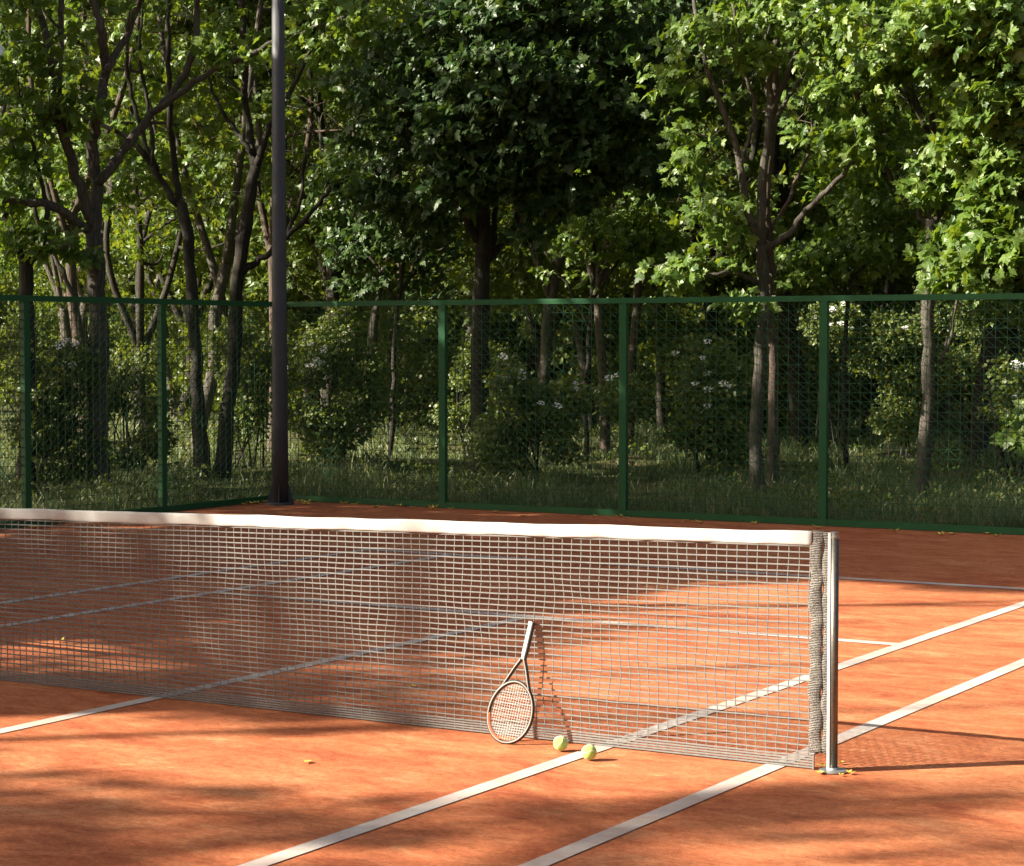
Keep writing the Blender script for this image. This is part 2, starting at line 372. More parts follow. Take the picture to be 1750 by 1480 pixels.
def blob(px, py, rx, ry, depth, rz, n, rr=rng, shell=.0):
    """tuft positions in an uneven ball given by its photo place and its real depth"""
    u = rr.normal(size=(n, 3)); u /= np.linalg.norm(u, axis=1)[:, None]; u *= (shell+(1-shell)*rr.random(n)**.45)[:, None]
    c = at(px, py, depth); s = depth/FPX
    return c+u[:, :1]*rx*s*RT+u[:, 1:2]*rz*FW*[1, 1, 0]+u[:, 2:]*ry*s*np.array([0, 0, 1.])
def make_tree(base_px, depth, limbs, blobs, label, bark='bark', leafmat='leaf', size=.135, per=11, kind='maple', group=None, spread=.2, name='maple_tree', seed=1, maps=False, tch=.9, sides=9):
    rr = np.random.default_rng(seed)
    b = ground(*base_px) if len(base_px) == 2 else np.array(base_px)
    root = thing(name, (b[0], b[1], 0), label, 'tree', group)
    tr = MB(); nodes = []; nr = []
    for k, (pts, r0, r1) in enumerate(limbs):
        W = []
        for j, p in enumerate(pts):
            dz = (p[2] if len(p) > 2 else 0)
            W.append(at(p[0], p[1], depth+dz))
        W = np.array(W)
        if k == 0 or pts[0][1] > 780: W[0] = (W[0][0], W[0][1], -.15)
        Q = smooth_path(W, 5, .012, rr); s = depth/FPX
        rad = np.linspace(r0, r1, len(Q))*s*(1+.06*rr.normal(size=len(Q)))
        if pts[0][1] > 780: rad[:4] *= np.array([1.5, 1.25, 1.1, 1.03])
        tr.tube(Q, rad, sides)
        sel = Q[len(Q)//3:] if (k == 0 or pts[0][1] > 780) else Q
        nodes.append(sel); nr.append(rad)
    nodes = np.concatenate(nodes)
    C = np.concatenate([blob(bx, by, rx, ry, depth+bd, rz, n, rr) for bx, by, rx, ry, bd, rz, n in blobs])
    C = C[C[:, 2] > .6]
    if maps is not None: C = C[keep(C, maps, tch)]
    C = C[~((C[:, 1] < 21.1) & (C[:, 0] > -16.0) & (C[:, 2] < 2.6))]
    outs = twigs(tr, nodes, None, C, rr)
    part(tr, 'trunk', M[bark], root, smooth=True)
    cr = MB(); tufts(cr, C, outs, per, spread, size, kind, rr)
    part(cr, 'crown', M[leafmat], root, tone=True)
    return root
exec_parts = True

# ================================================================== THE COURT
FX, FY, FH = -15.66, 20.76, 2.39
def sheet(name, x0, x1, y0, y1, z, mat, kind='structure', sub=1):
    m = MB(); xs = np.linspace(x0, x1, sub+1); ys = np.linspace(y0, y1, sub+1); X, Y = np.meshgrid(xs, ys)
    V = np.c_[X.ravel(), Y.ravel(), np.full(X.size, z)]; i = np.arange(sub)[:, None]*(sub+1)+np.arange(sub)[None]; i = i.ravel()
    m.add(V, np.stack([i, i+1, i+sub+2, i+sub+1], 1)); return tag(m.build(name, mat), kind=kind)
# ground with a gentle rise far behind the fence
def gz(x, y):
    """height of the soil"""
    d = np.maximum(0, np.hypot(np.maximum(0, FX-3-x), np.maximum(0, y-FY-3)))
    wv = .05*np.sin(x*.9+y*.5)+.05*np.sin(y*1.1-x*.4)+.03*np.sin(x*2.3+1)
    return -.03+np.clip(d/6, 0, 1)*wv*1.2+.0
m = MB(); n = 220
u = np.linspace(-1, 1, n+1); gxy = np.sign(u)*(np.abs(u)**3)*700; X, Y = np.meshgrid(gxy-14+0, gxy+28)
far = np.hypot(X+14, Y-28) > 80
Z = np.where(far, -.03, gz(X, Y)); i = (np.arange(n)[:, None]*(n+1)+np.arange(n)[None]).ravel()
m.add(np.c_[X.ravel(), Y.ravel(), Z.ravel()], np.stack([i, i+1, i+n+2, i+n+1], 1)); tag(m.build('ground', M['soil'], smooth=True), kind='structure')
tag((lambda mm: (mm.box((-3.3, 5.9, -.04), (24.8, 29.8, .08)), mm.build('clay_court', M['clay']))[1])(MB()), kind='structure')
XA, XB, XC, XD, XE = -3.9065, -4.7842, -7.5149, -10.3092, -11.2248
YN, YS, YBL = 8.865, 12.823, 16.22
LW = .094
def line(name, x0, y0, x1, y1): sheet(name, x0, x1, y0, y1, .004, M['line'])
for x in (XA, XE): line('doubles_sideline', x-LW/2, 2*YN-YBL-LW/2, x+LW/2, YBL+LW/2)
for x in (XB, XD): line('singles_sideline', x-LW/2, 2*YN-YBL+LW/2, x+LW/2, YBL-LW/2)
line('centre_line', XC-LW/2, 2*YN-YS+LW/2, XC+LW/2, YS-LW/2)
for y in (YS, 2*YN-YS): line('service_line', XD+LW/2, y-.055, XB-LW/2, y+.055)
for y in (YBL, 2*YN-YBL): line('baseline', XE+LW/2, y-.062, XA-LW/2, y+.062)

# ================================================================== THE NET
NX0, NX1 = -11.25, -3.735
def ztop(x): return np.where(x > -9, 1.0686+.0184*(x+3.745), .972+.03*((-9-x)/2.2)**2*2)
def wav(x, z):
    a = np.clip((1.02-z)/.3, 0, 1)*np.clip(z/.12, .15, 1)
    dx = a*.6*(.009*np.sin(x*7.1+z*9)+.006*np.sin(x*17+z*15+1)+.005*np.sin(z*23+x*4))
    dy = a*.35*(.007*np.sin(x*4.3+z*3)+.004*np.sin(x*11-z*7+2)+.002*np.sin(x*29+z*13))
    dz = .0008*np.sin(x*9.7+z*2)*a+.0008*np.sin(x*23+z*31)*a
    return dx, dy, dz
net = thing('tennis_net', (NX1, YN, 0), 'grey corded tennis net with a white top band stretched across the clay court', 'tennis net')
mesh_ = MB(); xs = np.linspace(NX0, NX1, 300)
nrows = 32
rows = [(lambda t: (lambda x: (ztop(x)-.066)*(1-t)+.078*t))(k/nrows) for k in range(nrows+1)]
rr_ = np.random.default_rng(3)
def cordh(mb, zf, r, xs=xs):
    z = zf(xs)*np.ones_like(xs); dx, dy, dz = wav(xs, z)
    mb.tube(np.c_[xs, YN+dy, z+dz], r, 5, ref=np.array([0, 0, 1.]))
for zf in rows: cordh(mesh_, zf, .0037)
ncol = int((NX1-NX0)/.0505)
for k in range(ncol+1):
    x0 = NX1-.012-k*(NX1-NX0-.02)/ncol; t = np.linspace(0, 1, 40); z = (ztop(np.full(40, x0))-.06)*(1-t)+.008*t
    dx, dy, dz = wav(np.full(40, x0), z); mesh_.tube(np.c_[x0+dx, YN+dy+.002, z+dz], .0028, 5, ref=np.array([1., 0, 0]))
part(mesh_, 'netting', M['cord'], net)
hem = MB(); xh = np.linspace(NX0, NX1+.012, 300)
for k in range(5): cordh(hem, (lambda zz: (lambda x: zz))(.058-k*.0122), .0043, xh)
hem.box((NX1+.012, YN, .037), (.006, .012, .068))
part(hem, 'hem', M['cord'], net)
tp = MB(); xt = np.linspace(NX0, NX1+.002, 260); th = np.arange(14)/14*2*math.pi
prof = np.c_[np.sign(np.cos(th))*np.abs(np.cos(th))**.6*.011, np.sign(np.sin(th))*np.abs(np.sin(th))**.5*.031]
wv1 = .0025*np.sin(xt*9)+.002*np.sin(xt*21+1)+.0015*np.sin(xt*43); sc = 1+.035*np.sin(xt*6.3)+.018*np.sin(xt*15+2)
wz = .0012*np.sin(xt*5.2+1)+.0012*np.sin(xt*12.7)
V = np.stack([np.repeat(xt[:, None], 14, 1), YN+wv1[:, None]*2+prof[None, :, 0]*(1.3-.3*sc[:, None]), (ztop(xt)-.031+wz)[:, None]+prof[None, :, 1]*sc[:, None]], -1)
i = np.arange(259)[:, None]; j = np.arange(14)[None]; j2 = (j+1) % 14
tp.add(V.reshape(-1, 3), [np.stack([i*14+j, i*14+j2, (i+1)*14+j2, (i+1)*14+j], -1).reshape(-1, 4), np.arange(14)[None, ::-1], (np.arange(14)+259*14)[None]])
part(tp, 'top_band', M['tape'], net, smooth=True)
# the two knitted side bands between net and post
def side_band(x0, x1, zt, zb, y, ph):
    b = MB(); nz = 90; z = np.linspace(zb, zt, nz); th = np.arange(16)/16*2*math.pi; hw = (x1-x0)/2
    wob = .0035*np.sin(z*31+ph)+.002*np.sin(z*67+ph*2)+.0015*np.sin(z*13)
    w_ = hw*(1+.05*np.sin(z*37+ph*3)+.04*np.sin(z*19))
    V = np.stack([(x0+x1)/2+wob[:, None]+w_[:, None]*np.cos(th)[None], y+.4*wob[:, None]+(.013+.003*np.sin(z*41+ph))[:, None]*np.sin(th)[None], np.repeat(z[:, None], 16, 1)], -1)
    i = np.arange(nz-1)[:, None]; j = np.arange(16)[None]; j2 = (j+1) % 16
    b.add(V.reshape(-1, 3), [np.stack([i*16+j, i*16+j2, (i+1)*16+j2, (i+1)*16+j], -1).reshape(-1, 4), np.arange(16)[None, ::-1], (np.arange(16)+(nz-1)*16)[None]])
    return part(b, 'side_band', M['knit'], net, smooth=True)
side_band(-3.743, -3.681, 1.072, .082, YN-.004, 0)
side_band(-3.688, -3.642, 1.068, .078, YN+.004, 1.7)

def net_post(x, label):
    p = thing('net_post', (x, YN, 0), label, 'net post')
    b = MB(); b.lathe([(.0185, 0), (.0185, 1.044)], (x, YN, .004), 28); part(b, 'tube', M['steel'], p, smooth=True)
    f = MB(); f.box((x-.0185, YN-.011, .535), (.012, .016, 1.066)); part(f, 'white_strip', M['whitepaint'], p)  # flat white strip along the left of the tube
    c = MB(); c.lathe([(.0165, 1.040), (.0205, 1.045), (.0205, 1.052), (.0172, 1.054), (.0172, 1.064), (.0200, 1.066), (.0200, 1.070), (.012, 1.072)], (x, YN, 0), 28)
    part(c, 'cap', M['steelgrey'], p)
    q = MB(); q.lathe([(.064, .004), (.064, .009), (.058, .012), (.028, .013), (.024, .02), (.018, .022)], (x, YN, 0), 40); bp = part(q, 'base_plate', M['steelgrey'], p)
net_post(-3.628, 'polished steel net post with a white strip at the right end of the tennis net')

# ================================================================== THE FENCES
def fence(name, P0, P1, n, label, skip_first=False):
    """n bays from P0 to P1"""
    P0 = np.array(P0, float); P1 = np.array(P1, float); d = (P1-P0)/np.linalg.norm(P1-P0); L = np.linalg.norm(P1-P0); bay = L/n
    ax = np.array([[d[0], d[1], 0], [-d[1], d[0], 0], [0, 0, 1]])
    nrm = np.array([-d[1], d[0], 0]); D = np.array([d[0], d[1], 0])
    f = thing(name, (P0[0], P0[1], 0), label, 'fence')
    O = np.array([P0[0], P0[1], 0.])
    for k in range(0 if not skip_first else 1, n+1):
        b = MB(); b.box(O+D*bay*k+[0, 0, (FH-.062)/2], (.085, .06, FH-.066), ax=ax); part(b, 'post', M['green'], f)
    for nm, z, h in (('top_rail', FH-.030, .06), ('bottom_rail', .038, .068)):
        b = MB(); b.box(O+D*L/2+[0, 0, z], (L+.09, .045 if nm == 'top_rail' else .05, h), ax=ax); part(b, nm, M['green'], f)
    for k in range(n):
        b = MB(); a = O+D*(bay*k+.045); wd = bay-.09; z0, z1 = .075, FH-.062; nx = 19; cx = wd/nx; nzr = 24; cz = (z1-z0)/nzr
        off = nrm*0.
        for i in range(1, nx): b.tube([a+D*cx*i+[0, 0, z0]+off, a+D*cx*i+[0, 0, z1]+off], .0039, 4)
        for j in range(1, nzr): b.tube([a+[0, 0, z0+j*cz]+nrm*.006, a+D*wd+[0, 0, z0+j*cz]+nrm*.006], .0039, 4)
        for s in range(-nzr+1, nx):                                    # falling diagonals
            i0, j0 = (s, 0) if s >= 0 else (0, -s)
            ln = min(nx-i0, nzr-j0)
            if ln > 0: b.tube([a+D*cx*i0+[0, 0, z1-j0*cz]-nrm*.005, a+D*cx*(i0+ln)+[0, 0, z1-(j0+ln)*cz]-nrm*.005], .0031, 4)
            if s % 3 == 0 and ln > 0: b.tube([a+D*cx*i0+[0, 0, z0+j0*cz]-nrm*.009, a+D*cx*(i0+ln)+[0, 0, z0+(j0+ln)*cz]-nrm*.009], .0028, 4)
        part(b, 'wire_mesh', M['wire'], f)
    return f
fence('fence', (FX, FY), (FX+.0+2.28+2.345*8, FY), 9, 'green steel mesh fence along the far end of the court behind the baseline') if False else None
def fence_bays(name, pts, label, first=0):
    pass
bk = fence('fence', (-13.38-2.28, FY), (-13.38-2.28+2.3436*9, FY), 9, 'green steel mesh fence along the far end of the court, right of the lamp pole')
fence('fence', (FX, FY), (FX, FY-2.16*11), 11, 'green steel mesh fence along the left side of the court, left of the lamp pole', skip_first=True)

# ================================================================== THE LAMP POLE
PX, PY = -15.235, 20.21
lp = thing('lamp_pole', (PX, PY, 0), 'tall dark steel lamp pole standing in the far corner of the court', 'lamp pole')
b = MB(); b.lathe([(.097, .02), (.092, 1.), (.062, 8.5)], (PX, PY, 0), 32); part(b, 'shaft', M['pole'], lp, smooth=True)
b = MB(); b.lathe([(.165, .0), (.165, .022), (.160, .03), (.10, .031)], (PX, PY, 0), 32); part(b, 'base_plate', M['pole'], lp)
for k in range(4):
    a = math.atan2(-PY, -PX)+R(-8)+k*math.pi/2; u_ = np.array([math.cos(a), math.sin(a), 0]); v_ = np.array([-math.sin(a), math.cos(a), 0])*.005; c0 = np.array([PX, PY, 0])
    prof_ = [c0+u_*.090+[0, 0, .03], c0+u_*.152+[0, 0, .03], c0+u_*.150+[0, 0, .06], c0+u_*.100+[0, 0, .24], c0+u_*.090+[0, 0, .24]]
    g = MB(); V = np.array([p-v_ for p in prof_]+[p+v_ for p in prof_]); i = np.arange(5)
    g.add(V, [i[None, ::-1], (i+5)[None], np.stack([i, (i+1) % 5, (i+1) % 5+5, i+5], 1)]); part(g, 'gusset', M['pole'], lp)
b = MB()
b.tube([(PX, PY, 8.4), (PX+.02, PY-.02, 8.9)], .05, 10); b.box((PX, PY, 8.9), (1.0, .08, .08), rz=AZ-1.5); part(b, 'crossarm', M['pole'], lp)

# ================================================================== RACKET
bot = np.array([-5.2325, 8.684, 0.]); ax_ = np.array([.1134, .2616, .9585]); ax_ /= np.linalg.norm(ax_)
hx = np.array([math.cos(R(8)), math.sin(R(8)), 0]); wx = hx-ax_*(hx@ax_); wx /= np.linalg.norm(wx); nx_ = np.cross(wx, ax_)
rk = thing('tennis_racket', tuple(bot), 'white and black tennis racket standing on its head and leaning on the net', 'tennis racket')
A_, B_ = .112, .146; hc = bot+ax_*(B_+.0085)
def rp(u, v, wv=0.): return hc+wx*u+ax_*v+nx_*wv
th = np.linspace(0, 2*math.pi, 73)[:-1]
hpts = np.array([rp(A_*math.cos(t)*(1-.04*math.sin(t)), B_*math.sin(t)) for t in th])
# lift so the lowest point rests on the clay
def frame_ring(off, r, flat, name, mat, sel=None):
    b = MB(); pts = hpts+nx_*off
    if sel is None: b.tube(pts, r, 8, closed=True, ref=nx_, flat=flat)
    else: b.tube(pts[sel], r, 8, ref=nx_, flat=flat)
    return b
rim = frame_ring(0, .0078, (1.35, .75), 'frame', None); 
inner = MB(); sc_ = .955
part(rim, 'frame', M['black'], rk, smooth=True)
b = frame_ring(.0082, .0036, (1, 1), '', None); part(b, 'front_edge', M['rimedge'], rk, smooth=True)
sel = [i % 72 for i in range(36+2, 36+17)]
b = MB(); b.tube(hpts[sel]*1+nx_*.005+(hc-hpts[sel])*.052, .0048, 6, ref=nx_); part(b, 'bumper_stripe', M['orange'], rk, smooth=True)
def arm(sgn):
    P = [rp(sgn*A_*.66, B_*.74), rp(sgn*A_*.50, B_*1.02), rp(sgn*.030, B_*1.45), rp(sgn*.011, B_*1.72), rp(sgn*.008, B_*1.80)]
    return smooth_path(P, 6)
for sgn in (-1, 1):
    b = MB(); b.tube(arm(sgn), np.linspace(.0062, .008, 25), 8, ref=nx_, flat=(1.25, .75)); o = part(b, 'throat_arm', M['black'], rk, smooth=True)
    b = MB(); b.tube(arm(sgn)+nx_*.0068-wx*.003, np.linspace(.0032, .0046, 25), 8, ref=nx_, flat=(.8, .9)); part(b, 'throat_edge', M['rimedge'], rk, smooth=True)
hb = B_*1.76; he = .595-B_-.0085
b = MB(); zz = [hb, hb+.02, hb+.03, he-.02, he-.012, he]; rr2 = [.010, .0115, .0135, .0138, .0158, .0158]
b.tube([rp(0, z) for z in zz], rr2, 8, ref=nx_, flat=(1.05, .95)); part(b, 'grip', M['whitepaint'], rk)
b = MB(); b.tube([rp(.0, z, -.001)+wx*.0055 for z in zz[:-1]+[he-.001]], np.array(rr2)*.93, 8, ref=nx_, flat=(1.05, .95)); part(b, 'handle_shade_side', M['black'], rk)  # black strip standing in for the shaded side of the white grip
b = MB(); b.tube([rp(0, he), rp(0, he+.004)], .0150, 8, ref=nx_); part(b, 'butt_cap', M['black'], rk)
b = MB()
for i in range(-8, 9):
    u = i*.0128; h = B_*math.sqrt(max(0, 1-(u/A_)**2))*.99
    if h > .02: b.tube([rp(u, -h), rp(u, h)], .00075, 4)
for i in range(-11, 12):
    v = i*.0128; h = A_*math.sqrt(max(0, 1-(v/B_)**2))*.99
    if h > .02: b.tube([rp(-h, v, -.001), rp(h, v, -.001)], .00075, 4)
part(b, 'strings', M['string'], rk)

# ================================================================== BALLS
def ball(px, py, rot, label):
    r = .0345; g = ground(px, py); c = np.array([g[0], g[1], r+.0045])
    # contact point found from the ball's own centre
    root = thing('tennis_ball', (g[0], g[1], .004), label, 'tennis ball')
    b = MB(); nlat, nlon = 40, 64; ph = np.linspace(-math.pi/2, math.pi/2, nlat); prof = np.c_[np.maximum(np.cos(ph)*r, 1e-5), np.sin(ph)*r]
    b.lathe(prof, c, nlon); part(b, 'felt', M['felt'], root, smooth=True)
    t = np.linspace(0, 2*math.pi, 121)[:-1]; a_, b_, c_ = .75, .25, 2*math.sqrt(.75*.25)
    q = np.c_[a_*np.cos(t)+b_*np.cos(3*t), a_*np.sin(t)-b_*np.sin(3*t), c_*np.sin(2*t)]
    q /= np.linalg.norm(q, axis=1)[:, None]
    from mathutils import Euler
    RM = np.array(Euler(rot).to_matrix()); q = q@RM.T
    b = MB(); b.tube(c+q*(r-.0003), .0013, 6, closed=True, flat=(1, 1)); part(b, 'seam', M['seam'], root, smooth=True)
ball(958, 1284.5, (.3, .9, .4), 'yellow-green tennis ball between the racket and the white sideline')
ball(1007, 1300, (1.2, .2, 1.9), 'yellow-green tennis ball resting on the edge of the white sideline')

# ================================================================== FALLEN LEAVES
FL = []
def fallen(px, py, size, label, group=None, yaw=None, curl=1.):
    g = ground(px, py); r3 = np.random.default_rng(int(px*7+py))
    V, F = leaf_shape('oval' if r3.random() < .45 else 'star'); a = r3.random()*6.3 if yaw is None else yaw
    V = V.copy(); V[:, 1] -= .4; V *= size; V[:, 2] = (V[:, 0]**2*5+V[:, 1]**2*6*r3.random())/size*.16*curl+abs(V[:, 1])*.08
    ca, sa = math.cos(a), math.sin(a); V = np.c_[V[:, 0]*ca-V[:, 1]*sa, V[:, 0]*sa+V[:, 1]*ca, V[:, 2]-V[:, 2].min()]
    b = MB(); b.add(V+[g[0], g[1], .007], F); top = V*[.97, .97, 1]+[g[0], g[1], .0085]; b.add(top, F)
    o = b.build('fallen_leaf', M['fallen'], loc=(g[0], g[1], .005)); tag(o, label, 'leaf', group); return o
fallen(1402, 1323, .052, 'pale yellow leaf lying left of the net post base')
fallen(1438, 1327, .030, 'small crumpled yellow leaf in front of the net post base')
fallen(1454, 1324, .046, 'yellow leaf lying right of the net post base')
fallen(1406, 1312, .05, 'yellow leaf lying between the net hem and the post base', yaw=1.8)
fallen(1438, 1307, .042, 'curled orange yellow leaf behind the net post base')
fallen(526, 1304, .05, 'single curled yellow leaf on the open clay before the net')
fallen(704, 1176, .055, 'dull yellow leaf on the clay just behind the net, left of the racket')
fallen(104, 1098, .07, 'yellow leaf on the sunlit clay behind the left part of the net')
fallen(144, 939, .08, 'small upright yellow leaf on the shaded clay behind the net top at left', curl=3)
fallen(58, 903, .16, 'yellow leaf at the foot of the left fence beyond the net band, leftmost one')
fallen(157, 892, .15, 'yellow leaf at the foot of the left fence just under the net band')
for px, py in [(418, 864), (430, 862), (441, 861), (452, 859), (461, 857), (467, 857)]: fallen(px, py, .12, 'yellow leaf in the row left of the lamp pole base', 'leaves left of the lamp pole base')
for px, py in [(512, 858), (519, 860), (525, 859), (535, 858), (523, 863)]: fallen(px, py, .11, 'yellow leaf just right of the lamp pole base', 'leaves right of the lamp pole base')
for px, py, t in [(587, 862, 'shrivelled brown yellow leaf at the fence foot, nearest right of the lamp pole group'), (605, 864, 'small pair lobed yellow leaf at the fence foot left of the second post'), (642, 868, 'wide yellow leaf on the clay left of the second fence post'), (652, 863, 'orange brown leaf against the fence foot left of the second post'), (684, 866, 'thin yellow leaf along the fence foot left of the second post'), (706, 868, 'greenish yellow leaf close left of the second fence post')]:
    fallen(px, py, .11, t)
fallen(740, 872, .13, 'bright yellow upright leaf at the foot of the second back fence post', yaw=.6, curl=2.2)
for px, py, t in [(768, 871, 'tiny yellow leaf just right of the second fence post'), (894, 883, 'small brown leaf on the clay midway between two fence posts'), (845, 876, 'yellow leaf below the fence rail right of the second post'), (984, 884, 'flat yellow leaf on the clay left of the third fence post'), (1014, 884, 'curled yellow leaf on the clay close left of the third fence post'), (1070, 887, 'pale yellow leaf at the right side of the third post foot'), (1057, 884, 'long pale leaf right at the third fence post foot'), (1172, 891, 'yellow leaf on the clay right of the third fence post'), (1196, 894, 'small orange leaf right of the third fence post'), (1290, 896, 'pale yellow leaf standing above the net band by the fence'), (1398, 903, 'pale yellow leaf just above the net band end'), (1528, 910, 'small pale leaf on the shaded clay, first right of the net post'), (1606, 915, 'tiny orange leaf on the shaded clay right of the net post'), (1628, 913, 'long curled yellow leaf at the fence foot far right'), (1684, 913, 'brown leaf against the fence foot far right'), (1702, 917, 'rightmost small yellow leaf on the shaded clay')]:
    fallen(px, py, .10, t)

# ================================================================== THE WOOD
# --- first row, limb by limb
make_tree((172, 868-18), 27.6, [
 ([(172, 850), (166, 760), (170, 640), (167, 520), (160, 400)], 19, 14),
 ([(160, 405), (165, 330, .1), (158, 250, .2), (168, 190), (180, 120, .2), (175, 60), (160, 0), (150, -90), (160, -220)], 12, 5),
 ([(180, 122), (205, 80, .3), (235, 15, .5), (250, -60), (262, -160)], 7, 4),
 ([(158, 392), (130, 300, -.2), (105, 220, -.3), (95, 140, -.4), (78, 60, -.4), (60, 0), (40, -90)], 10, 5),
 ([(100, 160, -.35), (104, 60, -.2), (100, -40), (90, -140)], 6, 3.5),
 ([(168, 312), (210, 260, .2), (250, 205, .3), (300, 150, .4), (330, 85, .5), (337, 0, .6), (345, -100)], 9, 4.5),
 ([(262, 192, .3), (350, 130, .2), (430, 92, .1), (500, 60), (600, 20, -.2), (690, -40)], 6, 2.5),
 ([(155, 396), (100, 358, -.3), (50, 345, -.5), (0, 342, -.7), (-80, 352, -.9)], 9, 5)],
 [(60, 90, 60, 60, -.4, .5, 14), (90, 200, 60, 40, -.4, .5, 11), (130, 175, 45, 35, -.5, .4, 7), (60, 400, 60, 35, -.6, .4, 10), (110, 425, 40, 35, -.6, .4, 7),
  (20, 260, 50, 90, -.5, .6, 18), (390, 85, 50, 30, .1, .4, 10), (560, 70, 70, 45, -.1, .4, 16), (650, 20, 70, 60, -.3, .5, 16), (450, -40, 150, 60, 0, 1., 26), (40, -20, 130, 60, -.4, 1.2, 22), (220, -200, 420, 150, 0, 2.4, 90), (150, 20, 120, 60, .6, .6, 10), (310, 10, 100, 50, .8, .6, 8)],
 'grey barked maple at left, forking three ways above the fence', seed=11, size=.135)
make_tree((345, 812), 30, [
 ([(345, 812), (336, 650), (328, 500), (318, 390), (305, 345)], 12, 9.5),
 ([(309, 360), (296, 270, .2), (290, 180), (286, 60), (290, -60), (300, -180)], 6.5, 3),
 ([(305, 350), (262, 290), (225, 240), (170, 212, .3), (120, 190, .5)], 6.5, 2.5),
 ([(272, 305), (262, 280), (228, 180), (216, 100), (220, 0), (226, -100)], 5, 2.5),
 ([(262, 288), (255, 200), (238, 90), (250, -30)], 4, 2)],
 [(240, 120, 90, 90, .6, .8, 10), (330, 60, 120, 90, .8, .8, 12), (250, -140, 300, 120, .5, 2., 60), (200, 250, 50, 40, .5, .4, 8)],
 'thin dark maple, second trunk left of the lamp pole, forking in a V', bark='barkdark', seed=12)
make_tree((378, 806), 30.6, [
 ([(378, 806), (386, 720), (400, 600), (405, 480), (420, 380), (437, 285)], 14, 10),
 ([(437, 290), (425, 220, .2), (415, 100), (412, -60), (420, -160)], 8, 4),
 ([(438, 285), (452, 240), (470, 200), (500, 150, -.2), (540, 60, -.3)], 7, 3),
 ([(432, 262), (405, 225), (375, 180), (350, 120)], 5, 2.5),
 ([(408, 470), (445, 442), (490, 405, -.2), (530, 365, -.3), (565, 320, -.4)], 7, 3),
 ([(490, 405, -.2), (515, 330, -.2), (520, 250, -.2)], 4, 2)],
 [(440, 120, 110, 90, .3, .8, 14), (560, 300, 40, 50, -.2, .4, 8), (380, 300, 60, 60, .5, .5, 8), (450, -130, 300, 120, .4, 2., 60)],
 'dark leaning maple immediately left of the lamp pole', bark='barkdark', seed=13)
make_tree((45, 868), 27.2, [
 ([(45, 850), (50, 700), (46, 560), (42, 440)], 15, 12),
 ([(42, 450), (15, 380), (-20, 300), (-40, 180)], 7, 3), ([(44, 460), (72, 420), (80, 350), (60, 270), (30, 160)], 6, 2.5)],
 [(0, 150, 50, 110, -.2, .7, 26), (-40, -100, 160, 150, 0, 2, 70), (20, 320, 60, 60, .2, .5, 10)],
 'dark trunked maple behind the leftmost fence post', bark='barkdark', seed=14)
make_tree((128, 850), 29, [
 ([(190, 850), (170, 700), (140, 580), (128, 520), (100, 450), (68, 390), (48, 310), (12, 230), (4, 150)], 5, 3)],
 [(30, 250, 40, 60, 0, .4, 8), (60, 120, 70, 60, 0, .4, 8)],
 'slim bent sapling slanting left beside the forked left maple', bark='bark', seed=15, name='sapling')
make_tree((822, 803), 31.5, [
 ([(822, 803), (820, 650), (822, 500), (827, 385)], 17, 14),
 ([(827, 395), (822, 300), (832, 200), (842, 50), (840, -80), (850, -220)], 12, 5),
 ([(820, 412), (780, 352, -.2), (742, 300, -.4), (702, 235, -.6), (680, 150, -.8)], 8, 3),
 ([(832, 445), (872, 402, .2), (892, 350, .3), (932, 280, .2), (980, 200)], 8, 3),
 ([(842, 440), (850, 330, .5), (880, 250, .6)], 6, 3)],
 [(880, 150, 120, 90, -1.6, .9, 170), (930, 240, 110, 60, -1.5, .8, 110), (1010, 190, 90, 70, -1.2, .8, 90), (1040, 110, 90, 50, -1.3, .7, 60), (790, 230, 80, 70, -1.4, .7, 80), (760, 150, 90, 60, -1.0, .8, 60), (840, 60, 120, 60, -1.2, .9, 80), (960, 330, 80, 40, -1.2, .6, 46), (850, 300, 80, 45, -1.5, .6, 60), (1060, 290, 60, 35, -1.2, .5, 22), (1110, 210, 60, 40, -.9, .5, 18), (760, 330, 50, 35, -1.2, .5, 14), (900, 395, 40, 20, -1.2, .4, 6), (1110, 120, 80, 60, -.6, .7, 26), (1120, 300, 60, 50, -.4, .6, 18), (670, 90, 90, 60, -.4, .8, 26), (690, 180, 80, 60, -.6, .7, 24), (640, 330, 60, 50, 0, .6, 14), (1150, 40, 80, 60, -.4, .7, 20),
  (660, 230, 110, 150, .6, 1., 110), (920, 10, 250, 80, -1., 1.2, 150), (860, -180, 330, 170, 0, 2.2, 130), (600, 300, 80, 100, 1., .8, 50), (720, 380, 70, 50, .4, .7, 34)],
 'broad dark crowned maple filling the middle, its trunk dividing into a fan above the fence', bark='barkdark', leafmat='leafshade', seed=16, size=.15)
